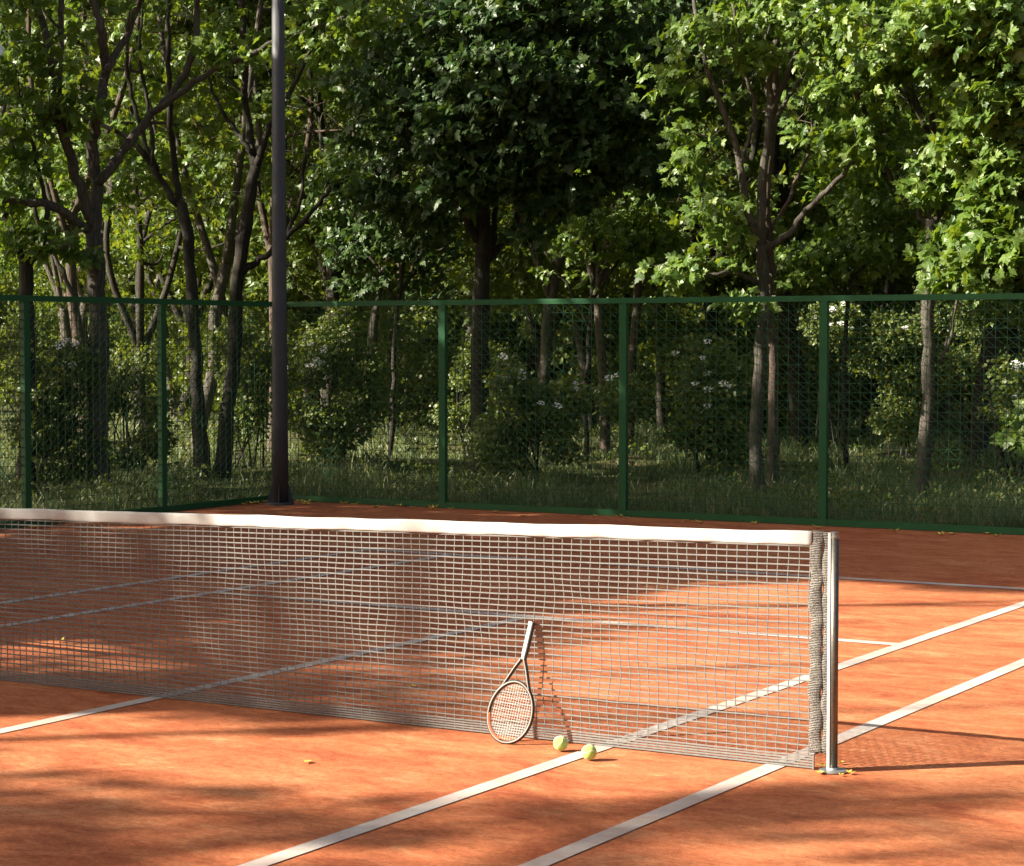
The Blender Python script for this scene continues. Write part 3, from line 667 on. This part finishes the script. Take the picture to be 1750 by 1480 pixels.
make_tree((1304, 838), 27, [
 ([(1300, 838), (1292, 750), (1298, 620), (1305, 520), (1300, 420)], 12, 10),
 ([(1300, 428), (1302, 330), (1312, 230), (1318, 130), (1330, 60), (1350, -40), (1360, -160)], 8.5, 4.5),
 ([(1299, 425), (1275, 340), (1262, 260), (1240, 200), (1225, 160), (1200, 80), (1180, -40)], 7.5, 3.5),
 ([(1306, 430), (1340, 405, -.1), (1380, 360, -.2), (1420, 320, -.3), (1465, 270, -.4), (1510, 225, -.5)], 6.5, 3),
 ([(1298, 485), (1260, 468, -.1), (1200, 472, -.2), (1150, 485, -.3)], 5, 2.5),
 ([(1262, 290), (1278, 240), (1290, 180), (1268, 100), (1250, 0)], 4.5, 2.5),
 ([(1316, 195), (1345, 130), (1370, 60), (1400, -20)], 6, 3),
 ([(1312, 240), (1340, 180, .2), (1390, 110, .3), (1450, 60)], 4.5, 2)],
 [(1210, 50, 110, 50, -.3, .6, 22), (1310, 20, 80, 40, -.4, .6, 13), (1200, 350, 60, 50, -.3, .5, 14), (1180, 260, 50, 60, -.1, .5, 11), (1290, 90, 70, 35, -.5, .4, 7),
  (1440, 250, 55, 30, -.4, .4, 9), (1500, 215, 60, 40, -.5, .4, 7), (1160, 470, 60, 30, -.3, .4, 10), (1270, 520, 50, 20, -.5, .3, 6), (1230, 420, 50, 40, -.1, .4, 7), (1130, 150, 60, 50, 0, .5, 9), (1260, -150, 330, 140, .5, 2., 70)],
 'pale barked maple right of centre with russet light on its tall middle stem', bark='bark', seed=17, size=.135)
make_tree((1320, 836), 27.3, [
 ([(1322, 836), (1320, 740), (1322, 620), (1314, 520), (1316, 440), (1310, 330), (1322, 220), (1328, 100), (1340, -60)], 10, 5),
 ([(1316, 400), (1350, 330, .3), (1385, 250, .4), (1400, 150, .4)], 4, 2)],
 [(1340, -60, 150, 120, .4, 1., 40), (1390, 180, 50, 70, .4, .4, 12), (1300, 380, 40, 40, .5, .3, 6)],
 'slender second stem growing against the pale barked maple right of centre', bark='barkred', seed=18)
make_tree((1572, 846), 26.6, [
 ([(1574, 846), (1580, 760), (1588, 620), (1586, 480), (1590, 375)], 12, 10),
 ([(1590, 392), (1562, 350), (1532, 322), (1510, 270), (1482, 200), (1440, 110), (1400, 10)], 6, 3),
 ([(1593, 385), (1625, 322), (1642, 230), (1656, 120), (1662, 0), (1670, -140)], 8, 4),
 ([(1590, 400), (1590, 300), (1594, 200), (1582, 100), (1560, -40)], 7, 3.5),
 ([(1598, 470), (1640, 430, .1), (1700, 410, .1), (1740, 380)], 4.5, 2), ([(1608, 620), (1628, 560), (1640, 480), (1650, 400)], 4, 2)],
 [(1460, 110, 100, 60, -.6, .6, 40), (1560, 70, 120, 60, -.6, .7, 60), (1650, 130, 100, 70, -.6, .7, 52), (1590, 310, 50, 60, -.6, .4, 26), (1640, 280, 60, 60, -.2, .5, 26), (1480, 230, 60, 50, -.3, .5, 18), (1440, 30, 100, 60, -.5, .8, 56), (1640, 420, 60, 50, -.3, .4, 22), (1560, -130, 300, 130, .6, 2., 70)],
 'maple with a ridged grey trunk in front of the sunlit flowering shrub at right', bark='bark', seed=19, size=.14)
make_tree((1860, 850), 25.6, [
 ([(1860, 850), (1855, 700), (1850, 500), (1840, 300)], 16, 12),
 ([(1840, 320), (1800, 200), (1760, 100), (1700, 20), (1600, -40)], 9, 4), ([(1845, 400), (1790, 340, -.2), (1730, 290, -.4), (1660, 240, -.5)], 6, 3),
 ([(1840, 310), (1860, 150), (1850, -50), (1840, -200)], 9, 4), ([(1850, 520), (1800, 470), (1740, 440, -.3), (1690, 430, -.4)], 5, 2.5), ([(1760, 100), (1650, 80), (1540, 60), (1450, 40)], 5, 2)],
 [(1700, 120, 120, 120, -1.2, .6, 210), (1730, 300, 80, 110, -1., .5, 170), (1710, 430, 75, 70, -.9, .5, 120), (1620, 40, 130, 60, -1.2, .7, 90), (1500, 50, 110, 60, -1.4, .6, 60), (1740, 200, 70, 90, -1., .6, 60), (1640, 210, 70, 60, -1., .5, 30), (1800, 350, 110, 180, 0, 1.2, 120),
  (1690, -80, 260, 90, -.6, 1., 70), (1880, -140, 250, 180, .5, 2., 80), (1730, 520, 40, 30, -.6, .4, 8), (1780, 760, 60, 100, .2, .5, 30), (1610, 470, 35, 25, -.5, .4, 6)],
 'brightly sunlit maple overhanging the top right corner, trunk outside the picture', seed=20, size=.155)

make_tree((1020, 770), 33.5, [([(1000, 775), (1003, 650), (1010, 520), (1015, 420), (1005, 300)], 5, 3), ([(1010, 520), (1060, 440), (1110, 400)], 3, 1.5), ([(1008, 560), (960, 470), (930, 430)], 3, 1.5)],
 [(1010, 400, 90, 50, 0, .8, 44), (1090, 430, 80, 45, .2, .7, 40), (940, 440, 70, 40, .2, .6, 26), (1050, 330, 90, 60, .4, .8, 34), (1130, 350, 70, 60, .4, .6, 30), (1000, 490, 80, 28, .3, .6, 20), (1120, 500, 70, 26, .3, .6, 16)],
 'young leafy maple with low branches just left of the third back post', bark='barkdark', seed=21, size=.125, name='young_maple_tree')
make_tree((700, 770), 35, [([(668, 765), (672, 650), (680, 520), (690, 430), (680, 330)], 5, 3), ([(680, 520), (640, 450), (600, 420)], 3, 1.5), ([(684, 500), (730, 440), (765, 420)], 3, 1.5)],
 [(680, 390, 80, 50, 0, .8, 40), (610, 420, 70, 45, .2, .7, 32), (750, 420, 60, 45, .2, .7, 26), (640, 480, 70, 30, .3, .6, 18), (740, 490, 60, 26, .3, .6, 12), (600, 330, 70, 60, .4, .7, 26)],
 'young leafy maple with low branches left of the second back post', bark='barkdark', leafmat='leafshade', seed=22, size=.125, name='young_maple_tree')
make_tree((1440, 780), 33, [([(1446, 775), (1442, 650), (1450, 520), (1455, 420)], 5, 3), ([(1450, 520), (1400, 450), (1370, 420)], 3, 1.5), ([(1452, 480), (1500, 430), (1530, 400)], 3, 1.5)],
 [(1440, 420, 90, 45, 0, .8, 36), (1380, 450, 70, 40, .2, .7, 26), (1520, 420, 60, 45, .2, .7, 26), (1470, 350, 80, 50, .3, .7, 26), (1200, 430, 60, 40, .3, .7, 0)],
 'young leafy maple with low branches right of the fourth back post', bark='barkdark', seed=23, size=.125, name='young_maple_tree')

# --- deeper wood: four grown shapes, copied
def grow(name, seed, h, cr_r, c0, ntuft, bark, leafmat, size, lean=.3, kind='star', sides=8, per=11, forks=3, tk=1.):
    rr = np.random.default_rng(seed); tr = MB(); nodes = []
    hf = c0*(.8+.3*rr.random()); base = np.array([0, 0, -.2]); P = [base]
    dirv = np.array([rr.normal()*lean*.3, rr.normal()*lean*.3, 1.])
    for k in range(1, 5): P.append(P[-1]+dirv/np.linalg.norm(dirv)*hf/4+rr.normal(size=3)*[.06, .06, 0])
    Q = smooth_path(P, 4); tr.tube(Q, tk*np.linspace(.17, .12, len(Q))*(1+.05*rr.normal(size=len(Q))), sides); nodes.append(Q[-6:])
    tips = []
    for k in range(forks):
        a = k*2*math.pi/forks+rr.random()*1.2; out = np.array([math.cos(a), math.sin(a), 0]); st = Q[-1-int(rr.integers(0, 3))]
        top = np.array([0, 0, h*.9])*(.75+.3*rr.random())+out*cr_r*(.35+.4*rr.random())
        B = smooth_path([st, st*.7+top*.3+out*.25, st*.35+top*.65+rr.normal(size=3)*.25, top], 6); tr.tube(B, tk*np.linspace(.10, .025, len(B)), 6); nodes.append(B[3:])
        for q in range(3):
            s0 = B[int(rr.integers(4, len(B)-3))]; o2 = rr.normal(size=3)*[1, 1, .3]; o2 /= np.linalg.norm(o2)
            e = s0+o2*cr_r*.6+[0, 0, .5]; b2 = smooth_path([s0, (s0+e)/2+rr.normal(size=3)*.15+[0, 0, .1], e], 5); tr.tube(b2, np.linspace(.04, .012, len(b2)), 5); nodes.append(b2[2:])
    nodes = np.concatenate(nodes)
    # uneven crown made of lumps
    nl = 13; lc = np.c_[rr.normal(size=(nl, 2))*cr_r*.5, c0+.2+(h-c0)*rr.random(nl)]; lr = cr_r*(.3+.28*rr.random(nl))
    k = rr.integers(0, nl, ntuft); u = rr.normal(size=(ntuft, 3)); u /= np.linalg.norm(u, axis=1)[:, None]; u *= (rr.random(ntuft)**.4)[:, None]
    C = lc[k]+u*lr[k][:, None]*[1, 1, .85]; C = C[C[:, 2] > c0*.72]
    outs = twigs(tr, nodes, None, C, rr, sides=3)
    cr = MB(); tufts(cr, C, outs, per, .24, size, kind, rr)
    tr_m = tr.mesh('trunk', M[bark], True); cr_m = cr.mesh('crown', M[leafmat], False, True)
    return tr_m, cr_m, C, cr.v[0].reshape(len(C), -1, 3), cr.f[0].reshape(len(C), -1, cr.f[0].shape[1])[0], cr.tone[0].reshape(len(C), -1), M[leafmat]
PROTO = [grow('a', 31, 10.5, 2.6, 3.1, 620, 'barkdark', 'leaffar', .165), grow('b', 32, 12., 2.9, 3.8, 700, 'bark', 'leaf', .165, .5, tk=.75),
         grow('c', 33, 9.0, 2.4, 2.3, 560, 'barkdark', 'leaffar', .16, .7, forks=4, tk=.8), grow('d', 34, 13., 3.0, 4.6, 700, 'barkred', 'leaffar', .17, .06, tk=.6)]
def shades(x, y, h, c0=2.8, r=2.2):
    for q in range(len(TC)):
        for t in np.arange(3, 26, .8):
            z = TC[q]-t*S
            if c0 < z[2] < h and math.hypot(z[0]-x, z[1]-y) < r: return True
    return False
def plant(k, x, y, rz, sc, label, group='maples deeper in the wood'):
    t = thing('maple_tree', (x, y, float(gz(np.array(x), np.array(y)))), label, 'tree', group)
    t.rotation_euler = (0, 0, rz); t.scale = (sc, sc, sc)
    tr_m, cr_m, C, V, F, T, lm = PROTO[k]; ca, sa = math.cos(rz)*sc, math.sin(rz)*sc
    W = np.c_[C[:, 0]*ca-C[:, 1]*sa+x, C[:, 0]*sa+C[:, 1]*ca+y, C[:, 2]*sc]; kp = keep(W, None, 1.)
    if (~kp).sum() > 12:                                                # a crown with gaps of its own
        b = MB(); n = int(kp.sum()); nv = V.shape[1]; b.add(V[kp].reshape(-1, 3), (F[None]+(np.arange(n)*nv)[:, None, None]).reshape(-1, F.shape[1]), T[kp].ravel()); cr_m = b.mesh('crown', lm, False, True)
    for nm, me in (('trunk', tr_m), ('crown', cr_m)):
        o = bpy.data.objects.new(nm, me); COL.objects.link(o); o.parent = t
    return t
NAMED = [
 (330, 36.5, 1, .7, 1.1, 'tall added shade-casting maple with a high crown behind the thin dark maple at left'), (465, 38, 3, .2, 1.1, 'tall added shade-casting maple with a high crown hidden behind the lamp pole'), (150, 35.5, 3, 1.7, 1.1, 'tall added shade-casting high crowned maple behind the grey barked forked maple'), (905, 38, 1, 1.2, 1.05, 'tall added shade-casting maple whose dark trunk stands behind the middle flowering shrub'),  # (px, depth, proto, turn, scale, label); tall ones added to shade the wood behind
 (560, 39, 0, .3, 1.0, 'dark trunk behind the flowering shrub just right of the lamp pole'),
 (612, 41, 1, 1.3, .95, 'dark trunk standing beside the sunny grass gap left of the second back post'),
 (700, 62, 3, 2.3, .9, 'far russet trunk seen over the sunny grass gap left of the second back post'),
 (1012, 44, 0, 2.0, .9, 'thin dark trunk left of the russet pair near the third back post'),
 (1035, 36, 3, .8, .9, 'russet trunk in shade immediately left of the third back post'),
 (1075, 39, 3, 4.0, .95, 'russet trunk with a sunlit edge immediately right of the third back post'),
 (1134, 45, 1, 5.0, .9, 'dark trunk between the third back post and the twin stemmed maple, leftmost'),
 (1230, 43, 0, 3.0, 1.05, 'dark trunk behind the flowering shrub left of the twin stemmed maple'),
 (1374, 39, 0, 1.9, 1.1, 'black trunk close left of the fourth back post'),
 (1668, 33, 0, 5.5, .95, 'dark trunk right of the sunlit flowering shrub, first of two'),
 (1712, 34.5, 1, 2.5, 1., 'dark trunk at the right edge, behind the sunlit shrub'),
 (940, 47, 2, 1., 1., 'low branching maple far behind the middle shrub'),
 (250, 40, 2, 2., 1., 'low branching maple behind the left side of the wood'),
 (520, 46, 2, 4., 1.1, 'maple deep behind the lamp pole'),
 (110, 42, 1, 1., 1., 'maple deep behind the left edge of the wood'),
 (1480, 43, 2, 3.6, 1.05, 'low branching maple deep behind the sunlit shrub'),
]
spots = []
for px, d, k, a, s, lab in NAMED:
    p = at(px, 700, d); plant(k, p[0], p[1], a, s, lab); spots.append((p[0], p[1]))
r5 = np.random.default_rng(77); tries = 0; nfar = 0
while nfar < 78 and tries < 5000:
    tries += 1; d = 36+52*r5.random()**.8; px = -300+2350*r5.random(); p = at(px, 700, d)
    if d < 55 and 640 < px < 760: continue
    if min(math.hypot(p[0]-a, p[1]-b) for a, b in spots) < 2.3+d*.018: continue
    if (px < -20 and d < 62) or (px < 70 and d > 46): continue
    spots.append((p[0], p[1])); nfar += 1
    plant(int(r5.integers(0, 4)), p[0], p[1], r5.random()*6.3, .85+.4*r5.random(), 'maple standing deep in the shaded wood far behind the fence', 'maples far back in the wood')

# --- trees beside the court, left of the picture: they cast the long shade on the clay
def side_tree(x, y, h, r, c0, nt_, seed, lab):
    rr = np.random.default_rng(seed); root = thing('maple_tree', (x, y, 0), lab, 'tree', 'maples along the left side of the court')
    tr = MB(); B0 = np.array([x, y, -.1]); Q = smooth_path([B0, B0+[.1, .1, c0*.6], B0+[0, .2, c0+1]], 5); tr.tube(Q, np.linspace(.2, .14, len(Q)), 8); nodes = [Q[4:]]
    for k in range(5):
        a = k*1.26+rr.random(); e = B0+[math.cos(a)*r*.6, math.sin(a)*r*.6, h*.85*(.7+.3*rr.random())]; b2 = smooth_path([Q[-1], (Q[-1]+e)/2+rr.normal(size=3)*.3, e], 6); tr.tube(b2, np.linspace(.10, .03, len(b2)), 6); nodes.append(b2)
    u = rr.normal(size=(nt_, 3)); u /= np.linalg.norm(u, axis=1)[:, None]; u *= rr.random(nt_)[:, None]**.38
    C = np.array([x, y, (h+c0)/2])+u*[r, r, (h-c0)/2]
    C = C[keep(C, True, .95)]
    C = C[~((C[:, 0] > FX-.3) & (C[:, 2] < 3))]
    # stay out of the picture
    qx, qy, qw = proj(C); C = C[~((qw > 0) & (qx > -60) & (qx < 1810) & (qy > -60))]
    outs = twigs(tr, np.concatenate(nodes), None, C, rr, sides=3); part(tr, 'trunk', M['barkdark'], root, smooth=True)
    cr = MB(); tufts(cr, C, outs, 9, .3, .21, 'quad', rr); part(cr, 'crown', M['leafshade'], root, tone=True)
k = 0
for x, y, h, r, c0 in [(-18.6, 11.6, 12.5, 3.0, 2.5), (-18.2, 8.0, 13, 3.0, 2.6), (-18.4, 4.4, 13.5, 3.1, 2.6), (-18.3, .6, 14, 3.1, 2.8), (-18.4, -3., 15, 3.2, 3.), (-18.3, -6.8, 15.5, 3.3, 3.), (-18.5, -10.6, 16, 3.4, 3.),
                       (-22.5, 13., 15, 3.2, 4.), (-23.0, 9., 15.5, 3.2, 4.), (-23., 5., 15.5, 3.2, 4.), (-23., 1., 16, 3.2, 4.), (-23., -4., 17, 3.4, 4.), (-27.5, 17.5, 14, 3.2, 4.), (-28., 12., 16, 3.4, 5.)]:
    side_tree(x, y, h, r, c0, 520, 100+k, 'tall dark maple beside the left fence, outside the left edge of the picture'); k += 1

# --- shrubs
def shrub(px, py, depth, rx, ry, rz, n, label, nfl=0, seed=1, size=.075, per=12, name='flowering_shrub', group=None, ch=.9, fl_ry=None):
    rr = np.random.default_rng(seed); c = at(px, py, depth); g = np.array([c[0], c[1], 0.]); root = thing(name, tuple(g), label, 'shrub', group)
    C = np.concatenate([blob(px+rr.normal()*rx*.52, py+ry*(-.7+1.5*q/8)+rr.normal()*ry*.12, rx*(.35+.35*rr.random()), ry*(.22+.25*rr.random()), depth, rz*.95, n//6, rr, .0) for q in range(9)]); C = C[C[:, 2] > .12]; C = C[keep(C, None, ch)] if ch else C
    st = MB(); nodes = []
    for k in range(7):
        e = c+np.array([rr.normal()*rx*depth/FPX*.45, rr.normal()*rz*.45, rr.random()*.5*ry*depth/FPX]); b0 = g+[rr.normal()*.12, rr.normal()*.12, -.05]
        q = smooth_path([b0, (b0+e)/2+rr.normal(size=3)*.08, e], 5); st.tube(q, np.linspace(.018, .007, len(q)), 5); nodes.append(q[3:])
    outs = twigs(st, np.concatenate(nodes), None, C, rr, base=.007, sides=3); part(st, 'stems', M['barkdark'], root)
    fo = MB(); tufts(fo, C, outs, per, .15, size, 'oval', rr); part(fo, 'foliage', M['shrub'], root, tone=True)
    if nfl:
        # flower heads sit on the outer side of the bush, each a flat umbel of small florets
        me = None
        dcam = (CAM-c); dcam[2] = 0; dcam /= np.linalg.norm(dcam)
        sc = ((C-c)@dcam)+.5*(C[:, 2]-c[2]); idx = np.argsort(-sc)[:nfl*4]; idx = rr.permutation(idx)[:nfl]
        for i in idx:
            if me is None:
                b = MB()
                for q in range(16):
                    a = rr.random()*6.3; rad = .045*math.sqrt(rr.random()); p0 = np.array([rad*math.cos(a), rad*math.sin(a), .012*(1-(rad/.045)**2)+.004*rr.random()])
                    ps = np.array([p0+[.014*math.cos(t+a)*(1 if z % 2 else .45), .014*math.sin(t+a)*(1 if z % 2 else .45), .002*(z % 2)] for z, t in enumerate(np.arange(10)/10*6.283)])
                    b.add(np.r_[[p0], ps], np.stack([np.zeros(10, int), 1+np.arange(10), 1+(np.arange(10)+1) % 10], 1))
                me = b.mesh('flower_head', M['petal'])
            o = bpy.data.objects.new('flower_head', me); COL.objects.link(o); o.parent = root
            o.location = tuple(C[i]-g+dcam*.1+[0, 0, .06]); s_ = .8+.7*rr.random(); o.scale = (s_, s_, s_)
            tilt = Vector((dcam[0]*(.5+.6*rr.random()), dcam[1]*(.5+.6*rr.random()), 1.)); o.rotation_euler = tilt.to_track_quat('Z', 'Y').to_euler()
    return root
shrub(915, 715, 29.5, 75, 95, .7, 330, 'dark shrub with white flower heads between the second and third back posts', 10, 41)
shrub(1190, 700, 29.8, 105, 105, .7, 430, 'wide dark shrub with white flower heads right of the third back post', 15, 42)
shrub(572, 645, 33, 72, 125, .9, 480, 'tall shrub with small white flower heads right of the lamp pole', 10, 43)
shrub(1545, 610, 36, 95, 125, .8, 620, 'sunlit yellow green shrub with white flower heads behind the right bay', 12, 44, ch=0)
shrub(70, 700, 27.5, 100, 120, .6, 330, 'loose dark shrub behind the leftmost fence post', 5, 45, name='shrub')
shrub(215, 700, 30.5, 70, 110, .6, 230, 'loose dark shrub right of the forked left maple', 0, 46, name='shrub')
shrub(420, 640, 33, 60, 100, .6, 230, 'dark shrub filling the gap left of the lamp pole', 0, 47, name='shrub')
shrub(1735, 690, 30, 60, 90, .6, 190, 'dark shrub at the right edge behind the fence', 6, 48)
shrub(1420, 560, 40, 60, 60, .8, 170, 'small shrub in shade behind the fourth back post', 5, 49)
shrub(805, 655, 35, 45, 70, .6, 150, 'small leafy shrub right of the second back post', 0, 50, name='shrub')
shrub(1660, 610, 35, 50, 110, .6, 220, 'sunlit leafy shrub between the two dark trunks at right', 0, 51, name='shrub', ch=0)
# undergrowth further back, copied
r6 = np.random.default_rng(5)
und = [shrub(-150+i*900, 640, 46, 120, 95, 1.2, 420, 'leafy undergrowth shrub low among the far trunks', 0, 60+i, .10, 12, 'undergrowth_shrub', 'undergrowth shrubs among the far trunks', 0) for i in range(2)]
for i in range(34):
    src = und[i % 2]; d = 44+34*r6.random(); px = -250+2200*(i+r6.random())/34; p = at(px, 700, d)
    if 640 < px < 760 and d < 60: continue
    c = src.copy(); COL.objects.link(c); c.location = (p[0], p[1], 0); c.rotation_euler = (0, 0, r6.random()*6.3); s_ = .8+.7*r6.random(); c.scale = (s_, s_, s_*(.8+.4*r6.random()))
    for ch in src.children:
        q = ch.copy(); COL.objects.link(q); q.parent = c

# --- grass
def grass():
    rr = np.random.default_rng(9); b = MB(); N = 150000
    d = 21.5+48*rr.random(N)**1.9; px = -90+1930*rr.random(N); P = CAM+d[:, None]*(FW+RT[None]*((px-875)/FPX)[:, None]); x, y = P[:, 0], P[:, 1]
    ok = ((y > FY+.06) | (x < FX-.06)); x, y, d = x[ok], y[ok], d[ok]
    # clump
    nm = (np.sin(x*2.1+y*1.3)+np.sin(x*.7-y*2.7+1)+np.sin(x*5.1+y*4.3)*.6); ok = rr.random(len(x)) < np.clip(.62+.28*nm, .12, 1); x, y, d = x[ok], y[ok], d[ok]; n = len(x)
    nm = nm[ok]; hgt = (.08+.17*rr.random(n)**1.6)*(1+.30*np.clip(nm, -1, 1.6)); hgt *= np.where(rr.random(n) < .03, 1.8, 1)
    wd = (.0030+.0035*rr.random(n))*(1+(d-21)*.03); a = rr.random(n)*6.283; bend = (.15+.75*rr.random(n))*hgt; bd = rr.random(n)*6.283
    u = np.c_[np.cos(a), np.sin(a), np.zeros(n)]; v = np.c_[np.cos(bd), np.sin(bd), np.zeros(n)]; z0 = gz(x, y)-.01
    base = np.c_[x, y, z0]; segs = []
    for t, wf in ((0, 1), (.45, .85), (.8, .5)):
        c = base+v*(bend*t*t)[:, None]+np.array([0, 0, 1.])*(hgt*(t-.12*t*t))[:, None]
        segs += [c-u*(wd*wf)[:, None], c+u*(wd*wf)[:, None]]
    segs.append(base+v*bend[:, None]+np.array([0, 0, 1.])*(hgt*.86)[:, None])
    V = np.stack(segs, 1).reshape(-1, 3); k = np.arange(n)[:, None]*7
    tone = np.repeat(np.clip(rr.normal(.42, .28, n), 0, 1), 7)
    b.add(V, [k+np.array([[0, 1, 3, 2]]), k+np.array([[2, 3, 5, 4]]), k+np.array([[4, 5, 6]])], tone)
    tag(b.build('grass', M['grass'], tone=True), kind='stuff')
grass()

# --- low weeds scattered over the wood floor
def weeds():
    rr = np.random.default_rng(19); N = 1500; d = 23+30*rr.random(N)**1.3; px = -90+1930*rr.random(N)
    P = CAM+d[:, None]*(FW+RT[None]*((px-875)/FPX)[:, None]); x, y = P[:, 0], P[:, 1]
    nm = np.sin(x*1.3+y*.9)+np.sin(x*.5-y*1.9+2)+.7*np.sin(x*3.1-y*2.2)
    ok = ((y > FY+.5) | (x < FX-.5)) & (nm > .15); x, y = x[ok], y[ok]
    C = np.c_[x, y, gz(x, y)+.08+.22*rr.random(len(x))**1.5]
    b = MB(); tufts(b, C, np.tile([0, 0, .5], (len(C), 1)), 12, .13, .06, 'oval', rr)
    tag(b.build('weeds', M['shrub'], tone=True), kind='stuff')
weeds()
